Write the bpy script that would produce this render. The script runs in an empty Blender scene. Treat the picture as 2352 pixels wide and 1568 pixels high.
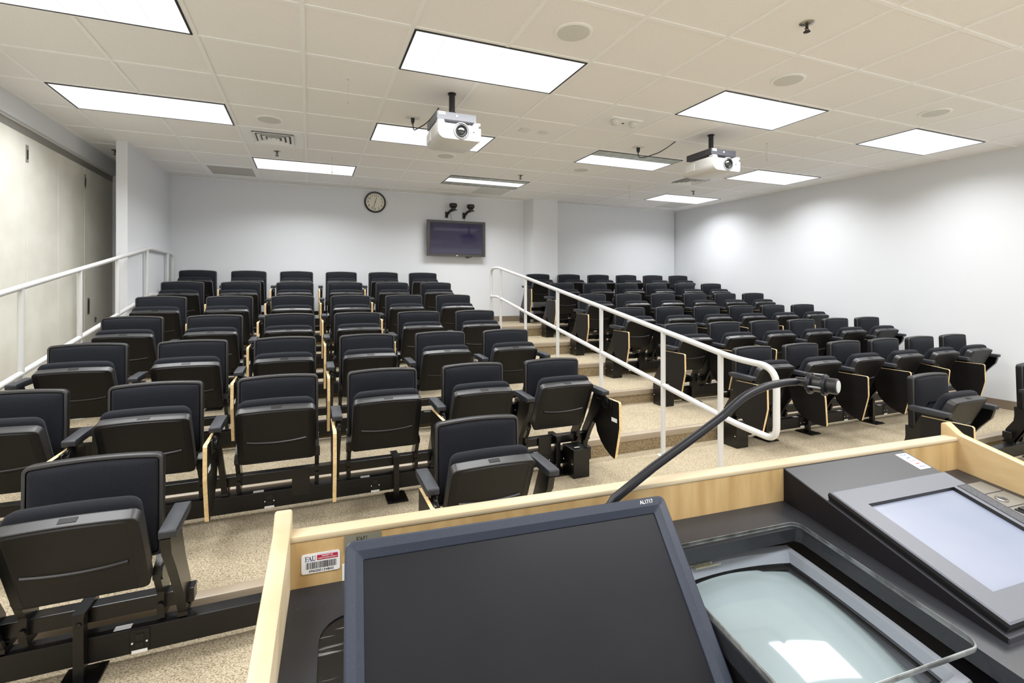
import bpy, bmesh, math, random
from mathutils import Vector, Matrix
random.seed(7)
R = math.radians
scene = bpy.context.scene
COL = scene.collection
HC = 1.49                      # eye height above the front floor
CEIL = HC + 1.553              # underside of the ceiling tiles

# ------------------------------------------------------------------ materials
def srgb(r, g, b):
    f = lambda c: (c/255/12.92) if c/255 <= .04045 else ((c/255+.055)/1.055)**2.4
    return (f(r), f(g), f(b), 1)

def mat(name, col, rough=.5, metal=0, spec=.5, noise=None, bump=None, coat=0, sheen=0, emit=None, wave=None, alt=None):
    m = bpy.data.materials.new(name); m.use_nodes = True
    nt = m.node_tree; N = nt.nodes; L = nt.links
    b = N['Principled BSDF']
    b.inputs['Base Color'].default_value = col
    b.inputs['Roughness'].default_value = rough
    b.inputs['Metallic'].default_value = metal
    b.inputs['Specular IOR Level'].default_value = spec
    b.inputs['Coat Weight'].default_value = coat
    if sheen: b.inputs['Sheen Weight'].default_value = sheen
    if emit:
        b.inputs['Emission Color'].default_value = emit[0]; b.inputs['Emission Strength'].default_value = emit[1]
    tc = N.new('ShaderNodeTexCoord')
    if noise:                      # (scale, colour2, low, high, stretch)
        sc, c2, lo, hi = noise[:4]; st = noise[4] if len(noise) > 4 else (1, 1, 1)
        mp = N.new('ShaderNodeMapping'); mp.inputs['Scale'].default_value = st
        L.new(tc.outputs['Object'], mp.inputs['Vector'])
        nz = N.new('ShaderNodeTexNoise'); nz.inputs['Scale'].default_value = sc; nz.inputs['Detail'].default_value = 4
        L.new(mp.outputs['Vector'], nz.inputs['Vector'])
        rp = N.new('ShaderNodeValToRGB'); rp.color_ramp.elements[0].position = lo; rp.color_ramp.elements[1].position = hi
        rp.color_ramp.elements[0].color = col; rp.color_ramp.elements[1].color = c2
        L.new(nz.outputs['Fac'], rp.inputs['Fac']); L.new(rp.outputs['Color'], b.inputs['Base Color'])
    if bump:                       # (scale, strength, distance)
        nz2 = N.new('ShaderNodeTexNoise'); nz2.inputs['Scale'].default_value = bump[0]; nz2.inputs['Detail'].default_value = 3
        L.new(tc.outputs['Object'], nz2.inputs['Vector'])
        bp = N.new('ShaderNodeBump'); bp.inputs['Strength'].default_value = bump[1]; bp.inputs['Distance'].default_value = bump[2]
        L.new(nz2.outputs['Fac'], bp.inputs['Height']); L.new(bp.outputs['Normal'], b.inputs['Normal'])
    return m

def carpet_mat(name, c1, c2, c3):
    m = bpy.data.materials.new(name); m.use_nodes = True
    nt = m.node_tree; N = nt.nodes; L = nt.links; b = N['Principled BSDF']
    b.inputs['Roughness'].default_value = .95; b.inputs['Specular IOR Level'].default_value = .1
    tc = N.new('ShaderNodeTexCoord'); mp = N.new('ShaderNodeMapping')
    mp.inputs['Rotation'].default_value = (0, 0, R(32)); mp.inputs['Scale'].default_value = (1, 1.8, 1.4)
    L.new(tc.outputs['Object'], mp.inputs['Vector'])
    v = N.new('ShaderNodeTexVoronoi'); v.inputs['Scale'].default_value = 150
    L.new(mp.outputs['Vector'], v.inputs['Vector'])
    n = N.new('ShaderNodeTexNoise'); n.inputs['Scale'].default_value = 140; n.inputs['Detail'].default_value = 3
    L.new(tc.outputs['Object'], n.inputs['Vector'])
    mx = N.new('ShaderNodeMath'); mx.operation = 'MULTIPLY_ADD'; mx.inputs[1].default_value = .55
    L.new(v.outputs['Distance'], mx.inputs[0]); L.new(n.outputs['Fac'], mx.inputs[2])
    rp = N.new('ShaderNodeValToRGB'); e = rp.color_ramp.elements
    e[0].position = .42; e[0].color = c1; e[1].position = 1.0; e[1].color = c3
    k = e.new(.70); k.color = c2
    L.new(mx.outputs[0], rp.inputs['Fac']); L.new(rp.outputs['Color'], b.inputs['Base Color'])
    bp = N.new('ShaderNodeBump'); bp.inputs['Strength'].default_value = .5; bp.inputs['Distance'].default_value = .004; bp.invert = True
    L.new(mx.outputs[0], bp.inputs['Height']); L.new(bp.outputs['Normal'], b.inputs['Normal'])
    return m

M = {}
M['wall'] = mat('wall paint', srgb(220, 223, 227), .6, bump=(160, .04, .002))
M['ceil'] = mat('ceiling tile', srgb(245, 244, 243), .9, noise=(260, srgb(239, 238, 236), .45, .62), bump=(240, .25, .003))
M['tbar'] = mat('ceiling grid', srgb(248, 249, 249), .5)
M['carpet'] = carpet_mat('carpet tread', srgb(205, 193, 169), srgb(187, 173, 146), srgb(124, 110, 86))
M['riser'] = carpet_mat('shaded carpet riser', srgb(180, 163, 132), srgb(156, 138, 107), srgb(98, 82, 60))  # same carpet as the treads, with the risers' shade put into the colour
M['nosing'] = mat('nosing rubber', srgb(158, 143, 122), .38)
M['baseb'] = mat('rubber baseboard', srgb(122, 108, 92), .5)
M['shell'] = mat('black moulded plastic', srgb(9, 9, 11), .46, spec=.28, bump=(420, .16, .001))
M['lip'] = mat('black plastic lit edge', srgb(34, 34, 36), .42, spec=.6, bump=(420, .16, .001))  # shell plastic made lighter: light on the upward edges is in the colour
M['arm'] = mat('black armrest', srgb(38, 40, 46), .5, spec=.35, bump=(500, .15, .001))
M['fabric'] = mat('black upholstery', srgb(31, 33, 39), .95, spec=.12, noise=(700, srgb(20, 21, 26), .4, .6), bump=(900, .3, .001), sheen=.04)
M['steel'] = mat('black steel', srgb(8, 8, 9), .28, spec=.4)
M['lamin'] = mat('black laminate', srgb(15, 13, 13), .5, spec=.25)
M['ply'] = mat('plywood edge', srgb(226, 192, 134), .55, noise=(60, srgb(240, 210, 156), .4, .6))
M['white'] = mat('white label', srgb(238, 238, 236), .5)
M['rail'] = mat('painted rail', srgb(210, 210, 208), .32)
M['partition'] = mat('vinyl partition', srgb(226, 224, 212), .55, noise=(4, srgb(218, 216, 203), .4, .62), bump=(200, .08, .001))
M['track'] = mat('aluminium track', srgb(150, 148, 142), .35, metal=.3)
M['gap'] = mat('dark gap', srgb(35, 32, 28), .7)
M['chrome'] = mat('dull chrome', srgb(170, 168, 160), .25, metal=.9)
M['emit'] = None
M['black'] = mat('black paint', srgb(14, 13, 15), .4)
M['projw'] = mat('white projector plastic', srgb(212, 212, 209), .4)
M['projs'] = mat('silver plate', srgb(104, 105, 110), .45)
M['ring'] = mat('grey lens ring', srgb(112, 112, 114), .4)
M['lens'] = mat('lens glass', srgb(10, 14, 14), .04, spec=.9, coat=.6)
M['grey'] = mat('grey plastic', srgb(150, 152, 156), .45)
M['spkg'] = mat('speaker grille', srgb(216, 217, 212), .7, noise=(400, srgb(204, 205, 200), .45, .55))
M['vent'] = mat('vent metal', srgb(244, 246, 248), .5)
M['core'] = mat('vent core', srgb(96, 92, 86), .7)
M['perf'] = None
M['dial'] = mat('clock dial', srgb(224, 219, 203), .6)
M['tvbez'] = mat('screen bezel', srgb(52, 49, 47), .4)
M['tvscr'] = mat('dark violet screen', srgb(36, 33, 58), .05, spec=.5)
M['maple'] = mat('maple panel', srgb(203, 170, 116), .4, noise=(38, srgb(174, 137, 84), .40, .72, (1, 1, .2)), bump=(120, .05, .001))
M['maplecap'] = mat('maple edge', srgb(209, 192, 160), .42, spec=.35, noise=(30, srgb(193, 171, 132), .42, .75, (.12, .12, 1)))
M['desk'] = mat('black desk laminate', srgb(38, 39, 43), .36, spec=.35, noise=(520, srgb(70, 70, 74), .66, .72))
M['wedge'] = mat('grey black laminate', srgb(46, 47, 52), .36, spec=.4, noise=(900, srgb(54, 55, 61), .5, .7))
M['wedgeside'] = mat('shaded housing side', srgb(22, 20, 23), .5, spec=.2)  # same laminate as the housing top, darkened to paint in the side shade
M['recess'] = mat('scratched black board', srgb(16, 14, 14), .3, spec=.3, noise=(30, srgb(190, 190, 190), .60, .72, (.3, 3.0, 1)))
M['monbez'] = mat('blue grey bezel', srgb(42, 48, 62), .4, spec=.35, noise=(500, srgb(50, 56, 71), .55, .7))
M['monscr'] = mat('unlit matt screen', srgb(18, 19, 24), .38, spec=.16, noise=(4, srgb(26, 26, 30), .4, .65))
M['touchb'] = mat('graphite touch bezel', srgb(86, 89, 98), .42, noise=(1100, srgb(93, 96, 105), .45, .6))
M['touchs'] = mat('pale touch glass', srgb(140, 146, 162), .3, noise=(5, srgb(124, 132, 152), .35, .7), spec=.3)
M['mesh'] = mat('speaker cloth', srgb(92, 93, 98), .8, noise=(900, srgb(48, 48, 52), .42, .55))
M['crtb'] = mat('grey tube bezel', srgb(150, 154, 162), .4)
M['crt'] = mat('grey green tube', srgb(152, 164, 166), .05, spec=.6, noise=(3, srgb(136, 150, 153), .4, .7))
M['rubber'] = mat('mic rubber', srgb(15, 16, 23), .4, spec=.35)
M['micgrey'] = mat('light mic mesh', srgb(196, 197, 192), .6)
M['ctrl'] = mat('grey control plate', srgb(128, 126, 120), .35, metal=.4)
M['red'] = mat('label red', srgb(176, 26, 58), .5)
M['navy'] = mat('label navy', srgb(24, 34, 92), .5)
M['ink'] = mat('print ink', srgb(22, 22, 26), .6)
M['pink'] = mat('faded red ink', srgb(214, 120, 130), .6)
M['blue'] = mat('faded blue ink', srgb(120, 140, 200), .6)
M['outlet'] = mat('outlet black', srgb(13, 12, 12), .4, spec=.3)
M['wire'] = mat('thin cord', srgb(196, 186, 156), .6)

def lens_cover():
    m = bpy.data.materials.new('lit louver lens'); m.use_nodes = True
    nt = m.node_tree; N = nt.nodes; L = nt.links
    N.remove(N['Principled BSDF']); e = N.new('ShaderNodeEmission')
    tc = N.new('ShaderNodeTexCoord'); br = N.new('ShaderNodeTexBrick')
    br.offset = 0; br.inputs['Scale'].default_value = 1
    br.inputs['Brick Width'].default_value = .199; br.inputs['Row Height'].default_value = .197
    br.inputs['Mortar Size'].default_value = .0022; br.inputs['Mortar Smooth'].default_value = .4
    br.inputs['Color1'].default_value = (1.0, 1.0, 1.0, 1); br.inputs['Color2'].default_value = (1.04, 1.04, 1.04, 1)
    br.inputs['Mortar'].default_value = (.70, .72, .73, 1)
    L.new(tc.outputs['Object'], br.inputs['Vector']); L.new(br.outputs['Color'], e.inputs['Color'])
    L.new(e.outputs[0], N['Material Output'].inputs['Surface'])
    e.inputs['Strength'].default_value = 1.0
    m.cycles.emission_sampling = 'NONE'
    return m
M['emit'] = lens_cover()

def perf():
    m = bpy.data.materials.new('perforated grille'); m.use_nodes = True
    nt = m.node_tree; N = nt.nodes; L = nt.links; b = N['Principled BSDF']
    tc = N.new('ShaderNodeTexCoord'); v = N.new('ShaderNodeTexVoronoi'); v.inputs['Scale'].default_value = 75
    v.inputs['Randomness'].default_value = 0
    L.new(tc.outputs['Object'], v.inputs['Vector'])
    rp = N.new('ShaderNodeValToRGB'); rp.color_ramp.elements[0].position = .36; rp.color_ramp.elements[1].position = .44
    rp.color_ramp.elements[0].color = srgb(84, 78, 70); rp.color_ramp.elements[1].color = srgb(214, 210, 202)
    L.new(v.outputs['Distance'], rp.inputs['Fac']); L.new(rp.outputs['Color'], b.inputs['Base Color'])
    b.inputs['Roughness'].default_value = .6
    return m
M['perf'] = perf()

def acrylic():
    m = bpy.data.materials.new('clear acrylic'); m.use_nodes = True
    nt = m.node_tree; N = nt.nodes; L = nt.links
    N.remove(N['Principled BSDF'])
    tr = N.new('ShaderNodeBsdfTransparent'); tr.inputs['Color'].default_value = (.92, .94, .95, 1)
    gl = N.new('ShaderNodeBsdfGlossy'); gl.inputs['Roughness'].default_value = .04; gl.inputs['Color'].default_value = (1, 1, 1, 1)
    lw = N.new('ShaderNodeFresnel'); lw.inputs['IOR'].default_value = 1.13
    mx = N.new('ShaderNodeMixShader'); dm = N.new('ShaderNodeMath'); dm.operation = 'MULTIPLY'; dm.inputs[1].default_value = .4; L.new(lw.outputs[0], dm.inputs[0]); L.new(dm.outputs[0], mx.inputs[0]); L.new(tr.outputs[0], mx.inputs[1]); L.new(gl.outputs[0], mx.inputs[2])
    L.new(mx.outputs[0], N['Material Output'].inputs['Surface'])
    return m
M['acrylic'] = acrylic()
M['acedge'] = mat('acrylic edge', srgb(128, 132, 130), .15, noise=(40, srgb(84, 86, 86), .4, .6))

# ------------------------------------------------------------------ mesh helpers
def finish(name, bm, mats, parent=None, smooth=None, loc=None, recalc=True):
    if recalc: bmesh.ops.recalc_face_normals(bm, faces=bm.faces[:])
    me = bpy.data.meshes.new(name); bm.to_mesh(me); bm.free()
    if not isinstance(mats, (list, tuple)): mats = [mats]
    for x in mats: me.materials.append(x)
    if smooth is not None:
        for p in me.polygons: p.use_smooth = True
        me.set_sharp_from_angle(angle=R(smooth))
    o = bpy.data.objects.new(name, me); COL.objects.link(o)
    if parent: o.parent = parent
    if loc: o.location = loc
    return o

def tag(o, label=None, cat=None, group=None, kind=None):
    if label: o['label'] = label
    if cat: o['category'] = cat
    if group: o['group'] = group
    if kind: o['kind'] = kind
    return o

def thing(name, label, cat, loc=(0, 0, 0), rz=0, group=None):
    o = bpy.data.objects.new(name, None); COL.objects.link(o)
    o.empty_display_size = .1
    o.location = loc; o.rotation_euler = (0, 0, rz)
    return tag(o, label, cat, group)

def struct(name, bm, mats, smooth=None):
    return tag(finish(name, bm, mats, None, smooth), kind='structure')

def box(bm, x0, x1, y0, y1, z0, z1, mi=0, bev=0, seg=2):
    xs, ys, zs = sorted((x0, x1)), sorted((y0, y1)), sorted((z0, z1))
    v = [bm.verts.new((x, y, z)) for x in xs for y in ys for z in zs]
    fs = []
    for q in ((0, 1, 3, 2), (4, 6, 7, 5), (0, 4, 5, 1), (2, 3, 7, 6), (0, 2, 6, 4), (1, 5, 7, 3)):
        f = bm.faces.new([v[i] for i in q]); f.material_index = mi; fs.append(f)
    if bev:
        es = list({e for f in fs for e in f.edges})
        r = bmesh.ops.bevel(bm, geom=es, offset=bev, segments=seg, affect='EDGES', profile=.5)
        for f in r['faces']: f.material_index = mi
    return v

def prism(bm, pts, a0, a1, axis='x', mi=0, mi_side=None, bev=0):
    """polygon pts in the two other axes, extruded along axis"""
    def P(p, a):
        return {'x': (a, p[0], p[1]), 'y': (p[0], a, p[1]), 'z': (p[0], p[1], a)}[axis]
    A = [bm.verts.new(P(p, a0)) for p in pts]; B = [bm.verts.new(P(p, a1)) for p in pts]
    n = len(pts); ms = mi if mi_side is None else mi_side
    f1 = bm.faces.new(A); f2 = bm.faces.new(B[::-1]); f1.material_index = f2.material_index = mi
    fs = [f1, f2]
    for i in range(n):
        f = bm.faces.new((A[i], B[i], B[(i+1) % n], A[(i+1) % n])); f.material_index = ms; fs.append(f)
    if bev:
        es = list({e for f in fs for e in f.edges})
        bmesh.ops.recalc_face_normals(bm, faces=fs)
        bmesh.ops.bevel(bm, geom=es, offset=bev, segments=2, affect='EDGES', profile=.5)

def tube(bm, pts, r, seg=12, cap=True, mi=0):
    pts = [Vector(p) for p in pts]; rings = []
    rr = r if isinstance(r, (list, tuple)) else [r]*len(pts)
    up = None
    for i, p in enumerate(pts):
        t = (pts[min(i+1, len(pts)-1)] - pts[max(i-1, 0)]).normalized()
        if up is None:
            up = Vector((0, 0, 1)) if abs(t.z) < .9 else Vector((1, 0, 0))
        a = t.cross(up).normalized(); b = a.cross(t).normalized(); up = b
        rings.append([bm.verts.new(p + a*math.cos(2*math.pi*k/seg)*rr[i] + b*math.sin(2*math.pi*k/seg)*rr[i]) for k in range(seg)])
    for i in range(len(rings)-1):
        for k in range(seg):
            f = bm.faces.new((rings[i][k], rings[i][(k+1) % seg], rings[i+1][(k+1) % seg], rings[i+1][k])); f.material_index = mi
    if cap:
        bm.faces.new(rings[0]).material_index = mi; bm.faces.new(rings[-1][::-1]).material_index = mi

def lathe(bm, prof, c=(0, 0, 0), seg=32, axis='z', mi=0, cap=True):
    """prof: list of (radius, height)"""
    def P(r, h, k):
        a = 2*math.pi*k/seg; x, y = r*math.cos(a), r*math.sin(a)
        q = {'z': (x, y, h), 'y': (x, h, y), 'x': (h, x, y)}[axis]
        return (c[0]+q[0], c[1]+q[1], c[2]+q[2])
    prev = None
    for r, h in prof:
        ring = [bm.verts.new(P(max(r, 1e-5), h, k)) for k in range(seg)]
        if prev:
            for k in range(seg):
                f = bm.faces.new((prev[k], prev[(k+1) % seg], ring[(k+1) % seg], ring[k])); f.material_index = mi
        else: first = ring
        prev = ring
    if cap: bm.faces.new(first[::-1]).material_index = mi; bm.faces.new(prev).material_index = mi

def fillet(pts, r, n=5):
    """round the inner corners of a 3-D polyline"""
    P = [Vector(p) for p in pts]; out = [P[0]]
    for i in range(1, len(P)-1):
        a, b, c = P[i-1], P[i], P[i+1]
        d = min(r, (a-b).length*.49, (c-b).length*.49)
        p0 = b + (a-b).normalized()*d; p1 = b + (c-b).normalized()*d
        for k in range(n+1):
            t = k/n; out.append((1-t)**2*p0 + 2*t*(1-t)*b + t*t*p1)
    out.append(P[-1]); return out

def outline(w, h, r, arch=0, n=4, cx=0, cy=0, m=12):
    """rounded rectangle, counter-clockwise, the top edge arched; constant vertex count"""
    r = max(r, .0015); pts = []
    for (sx, sy, a0) in ((1, -1, -90), (1, 1, 0)):
        for k in range(n+1):
            a = R(a0 + 90*k/n)
            pts.append((sx*(w/2-r)+r*math.cos(a), sy*(h/2-r)+r*math.sin(a)))
    for k in range(1, m):
        x = (w/2-r)*(1-2*k/m); pts.append((x, h/2))
    for (sx, sy, a0) in ((-1, 1, 90), (-1, -1, 180)):
        for k in range(n+1):
            a = R(a0 + 90*k/n)
            pts.append((sx*(w/2-r)+r*math.cos(a), sy*(h/2-r)+r*math.sin(a)))
    out = []
    for x, y in pts:
        if y > 0: y += arch*(1-(2*x/w)**2)*(y/(h/2))
        out.append((x+cx, y+cy))
    return out

def loft(bm, rings, mi=0, cap0=True, cap1=True, mis=None):
    V = [[bm.verts.new(p) for p in r] for r in rings]; n = len(V[0])
    for i in range(len(V)-1):
        for k in range(n):
            f = bm.faces.new((V[i][k], V[i][(k+1) % n], V[i+1][(k+1) % n], V[i+1][k])); f.material_index = mis[i] if mis else mi
    if cap0: bm.faces.new(V[0][::-1]).material_index = mis[0] if mis else mi
    if cap1: bm.faces.new(V[-1]).material_index = mis[-1] if mis else mi

def xform(bm, mtx, verts=None):
    bmesh.ops.transform(bm, matrix=mtx, verts=verts or bm.verts[:])

def text_mesh(name, s, size, m, parent, mtx, extrude=.0002, align='CENTER', sx=1):
    cu = bpy.data.curves.new(name, 'FONT'); cu.body = s; cu.size = size; cu.extrude = extrude
    cu.align_x = align; cu.align_y = 'CENTER'
    t = bpy.data.objects.new(name, cu); COL.objects.link(t)
    dg = bpy.context.evaluated_depsgraph_get(); dg.update()
    me = bpy.data.meshes.new_from_object(t.evaluated_get(dg))
    bpy.data.objects.remove(t); bpy.data.curves.remove(cu)
    me.transform(Matrix.Diagonal((sx, 1, 1, 1))); me.transform(mtx)
    me.materials.clear(); me.materials.append(m)
    o = bpy.data.objects.new(name, me); COL.objects.link(o); o.parent = parent
    return o

def holed_plate(name, outer, holes, thick, mats, parent, mtx):
    cu = bpy.data.curves.new(name, 'CURVE'); cu.dimensions = '2D'; cu.fill_mode = 'BOTH'; cu.extrude = thick/2
    for pts in [outer]+holes:
        s = cu.splines.new('POLY'); s.points.add(len(pts)-1); s.use_cyclic_u = True
        for p, q in zip(s.points, pts): p.co = (q[0], q[1], 0, 1)
    t = bpy.data.objects.new(name, cu); COL.objects.link(t)
    dg = bpy.context.evaluated_depsgraph_get(); dg.update()
    me = bpy.data.meshes.new_from_object(t.evaluated_get(dg))
    bpy.data.objects.remove(t); bpy.data.curves.remove(cu)
    me.transform(mtx); me.materials.clear(); me.materials.append(mats)
    o = bpy.data.objects.new(name, me); COL.objects.link(o); o.parent = parent
    return o

def copy_tree(o, parent=None):
    c = o.copy(); COL.objects.link(c); c.parent = parent
    for ch in o.children: copy_tree(ch, c)
    return c

# ------------------------------------------------------------------ levels of the tiered floor
LV = [0, .130, .274, .411, .567, .728, .890]           # floor heights
NY = [None, 2.53, 3.41, 4.33, 5.21, 6.12, 7.07]        # y of each step edge
RY = [None, 2.365, 3.27, 4.20, 5.11, 5.99, 6.905, 7.77]  # y of the chair backs, row by row
XL, XR0, YF, YB = -2.3, 7.9, -3.0, 8.17
def wall_x(y): return 6.98 + (8.17-y)*(7.22-6.98)/(8.17-2.89)

bm = bmesh.new()
for k in range(7):
    y0 = YF if k == 0 else NY[k]; y1 = NY[k+1] if k < 6 else YB+.6
    f = bm.faces.new([bm.verts.new(p) for p in ((XL-.5, y0, LV[k]), (XR0, y0, LV[k]), (XR0, y1, LV[k]), (XL-.5, y1, LV[k]))]); f.material_index = 0
    if k:
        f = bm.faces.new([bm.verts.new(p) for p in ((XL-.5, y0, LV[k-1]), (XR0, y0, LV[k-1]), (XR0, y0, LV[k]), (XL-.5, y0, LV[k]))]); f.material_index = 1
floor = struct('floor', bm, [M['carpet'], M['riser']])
for k in range(1, 7):                                      # tan rubber nosing on each step
    bm = bmesh.new(); y = NY[k]; z = LV[k]
    prism(bm, [(y+.05, z), (y+.05, z+.005), (y-.004, z+.005), (y-.011, z+.001), (y-.013, z-.008), (y-.010, z-.046), (y, z-.048), (y, z)], XL, wall_x(y)-.001, 'x')
    struct('trim_%d' % k, bm, M['nosing'], 40)

# ------------------------------------------------------------------ walls
bm = bmesh.new()                                           # back wall with a shallow pilaster
prism(bm, [(-1.80, YB), (3.56, YB), (3.62, 7.87), (4.10, 7.87), (4.10, YB), (6.95, YB), (7.2, YB+.3), (-2.4, YB+.3), (-2.4, YB)], LV[5], CEIL+.02, 'z')
struct('wall_back', bm, M['wall'])
bm = bmesh.new()
prism(bm, [(wall_x(8.3), 8.3), (wall_x(8.3)+.2, 8.3), (wall_x(YF)+.2, YF), (wall_x(YF), YF)], -.02, CEIL+.02, 'z')
struct('wall_right', bm, M['wall'])
bm = bmesh.new()                                           # left: header over the folding wall, end post and return
box(bm, -2.40, -2.20, YF, 7.50, 2.861, CEIL+.01)
box(bm, -2.40, -2.20, 7.47, YB+.1, LV[5], CEIL+.01)
box(bm, -2.40, -2.325, YF, 7.50, -.02, 2.87)
struct('wall_left', bm, M['wall'])
bm = bmesh.new(); box(bm, -1.89, -1.79, 6.42, YB+.1, LV[5]-.02, CEIL+.01); struct('wall_left_return', bm, M['wall'])
bm = bmesh.new(); box(bm, XL-.5, XR0, YF-.1, YB+.5, CEIL+.001, CEIL+.03); struct('ceiling', bm, M['ceil'])
bm = bmesh.new()
prism(bm, [(-1.78, YB-.012), (3.565, YB-.012), (3.625, 7.858), (4.10, 7.858), (4.10, YB-.012), (6.93, YB-.012), (6.93, YB-.001), (4.10, YB-.001), (4.10, 7.869), (3.63, 7.869), (3.57, YB-.001), (-1.78, YB-.001)], LV[6], LV[6]+.095, 'z')
struct('baseboard_back', bm, M['baseb'])
bm = bmesh.new()
for k in range(7):
    y0 = YF+.01 if k == 0 else NY[k]; y1 = NY[k+1] if k < 6 else YB-.015
    prism(bm, [(wall_x(y0)-.001, y0), (wall_x(y0)-.012, y0), (wall_x(y1)-.012, y1), (wall_x(y1)-.001, y1)], LV[k], LV[k]+.10, 'z')
struct('baseboard_right', bm, M['baseb'])

# ceiling grid (T-bars)
GX, GY, T = -.038, 3.561, .6096
gx = lambda c: GX + c*T
gy = lambda r: GY + r*T
bm = bmesh.new()
for c in range(-4, 13):
    if gx(c) > -2.2: box(bm, gx(c)-.0125, gx(c)+.0125, YF, YB+.1, CEIL-.005, CEIL+.002)
for r in range(-10, 8):
    box(bm, -2.2, 7.45, gy(r)-.0125, gy(r)+.0125, CEIL-.0035, CEIL+.002)
box(bm, -2.2, 6.9, YB-.022, YB, CEIL-.006, CEIL+.002); box(bm, -2.2, -2.178, YF, 7.5, CEIL-.006, CEIL+.002)
struct('trim_7', bm, M['tbar'])

# folding partition on the left
pt = thing('folding_partition', 'beige vinyl folding partition wall along the left side under a white header', 'partition', (-2.2, 5.0, 0))
joints = [7.16, 6.617, 6.02, 5.44, 4.86, 4.28, 3.70, 3.12, 2.54, 1.96, 1.38, .8]
for i in range(len(joints)-1):
    bm = bmesh.new(); box(bm, -.075, -.022, joints[i+1]-5+.003, joints[i]-5-.003, .01, 2.775, bev=.003)
    p = finish('panel', bm, M['partition'], pt)
    if i in (0, 2):
        bm = bmesh.new(); y = joints[i+1]-5+.004
        box(bm, -.024, -.018, y-.006, y+.03, 2.555, 2.70); box(bm, -.019, -.014, y+.002, y+.018, 2.58, 2.66, 1)
        finish('edge_latch', bm, [M['track'], M['gap']], p)
    if i == 0:
        bm = bmesh.new(); y = 6.708-5
        box(bm, -.023, -.016, y-.028, y+.028, 1.205, 1.375, bev=.002); box(bm, -.017, -.014, y-.016, y+.016, 1.225, 1.355, 1)
        finish('recessed_pull', bm, [M['chrome'], M['gap']], p)
        bm = bmesh.new(); lathe(bm, [(.03, -.023), (.03, -.017), (.024, -.014), (.018, -.014), (.017, -.018)], (0, 6.90-5, 1.134), 20, 'x')
        box(bm, -.016, -.012, 6.90-5-.004, 6.90-5+.004, 1.122, 1.146, 1)
        finish('lock_cylinder', bm, [M['chrome'], M['gap']], p)
bm = bmesh.new(); box(bm, -.075, -.03, 7.168-5, 7.45-5, .01, 2.775); finish('end_panel', bm, M['partition'], pt)
bm = bmesh.new(); box(bm, -.08, -.028, YF-5+.02, 7.45-5, 2.775, 2.862); box(bm, -.028, -.018, YF-5+.02, 7.45-5, 2.842, 2.862, 1)
finish('top_track', bm, [M['track'], M['rail']], pt)
bm = bmesh.new(); box(bm, -.07, -.04, 7.155-5, 7.172-5, .01, 2.775); finish('seal_strip', bm, M['gap'], pt)

# ------------------------------------------------------------------ ceiling fixtures
def light(c0, r0, label, kind='full'):
    x, y = gx(c0+1), gy(r0+.5)
    t = thing('ceiling_light', label, 'ceiling light', (x, y, CEIL), 0, 'recessed fluorescent ceiling lights')
    w, d = T-.014, T/2-.014
    bm = bmesh.new()
    loft(bm, [[(sx*(w-i), sy*(d-i), z) for sx, sy in ((-1, -1), (1, -1), (1, 1), (-1, 1))] for i, z in ((0, .0), (0, -.009), (.011, -.009), (.013, -.004))], cap0=False, cap1=False)
    finish('frame', bm, M['black'], t)
    bm = bmesh.new()
    if kind == 'full':
        box(bm, -w+.013, w-.013, -d+.013, d-.013, -.0075, -.0055); finish('diffuser', bm, M['emit'], t)
    else:
        s0, s1 = (-d+.205, d-.013) if kind == 'near' else (-.12, .11)
        box(bm, -w+.013, w-.013, s0, s1, -.0075, -.0055); finish('diffuser', bm, M['emit'], t)
        bm = bmesh.new()
        for a, b in (((-d+.013, s0),) if kind == 'near' else ((s1, d-.013), (-d+.013, s0))):
            box(bm, -w+.013, w-.013, a, b, -.0065, -.0055)
            for k in range(9):
                xx = -w+.02+k*(2*w-.04)/8; box(bm, xx-.003, xx+.003, a, b, -.0085, -.006, 1)
        finish('reflector', bm, [M['louver'], M['vent']], t)
    L = bpy.data.lights.new('ceiling_lamp', 'AREA'); L.shape = 'RECTANGLE'; L.size = 1.1; L.size_y = .5
    L.energy = LAMP; L.spread = R(145); L.color = (.98, .99, 1)
    lo = bpy.data.objects.new('lamp', L); COL.objects.link(lo); lo.parent = t; lo.location = (0, 0, -.012)
    return t
M['louver'] = mat('silver louver', srgb(176, 184, 178), .35, metal=.2)
LAMP = 27.0
for args in [(-3, -1, 'bright ceiling light panel cut by the top left corner of the photo'),
             (1, -1, 'largest bright ceiling light panel, in front of the middle projector'),
             (5, -1, 'bright ceiling light panel in front of the right hand projector'),
             (9, -1, 'bright ceiling light panel at the right, nearest the right wall and closest to the lectern'),
             (-3, 2, 'long bright ceiling light panel above the folding partition'),
             (1, 2, 'bright ceiling light panel half hidden behind the middle projector'),
             (5, 2, 'ceiling light panel with a grey louver strip, left of the right projector', 'near'),
             (9, 2, 'bright ceiling light panel just behind the right projector, near the right wall'),
             (-1, 5, 'bright ceiling light panel near the back wall, beside the dark return grille'),
             (3, 5, 'narrow looking half lit ceiling light panel above the wall cameras', 'mid'),
             (9, 5, 'bright ceiling light panel in the far right back corner'),
             (-3, -4, 'ceiling light panel above the front row, left'), (3, -5, 'ceiling light panel above the lectern'),
             (9, -4, 'ceiling light panel above the front row, by the right wall'),
             (-3, -7, 'ceiling light panel behind the lectern, left'), (1, -7, 'ceiling light panel straight behind the lectern'),
             (5, -7, 'ceiling light panel behind the lectern, centre right'), (9, -7, 'ceiling light panel behind the lectern by the right wall')]:
    light(*args)

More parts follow.
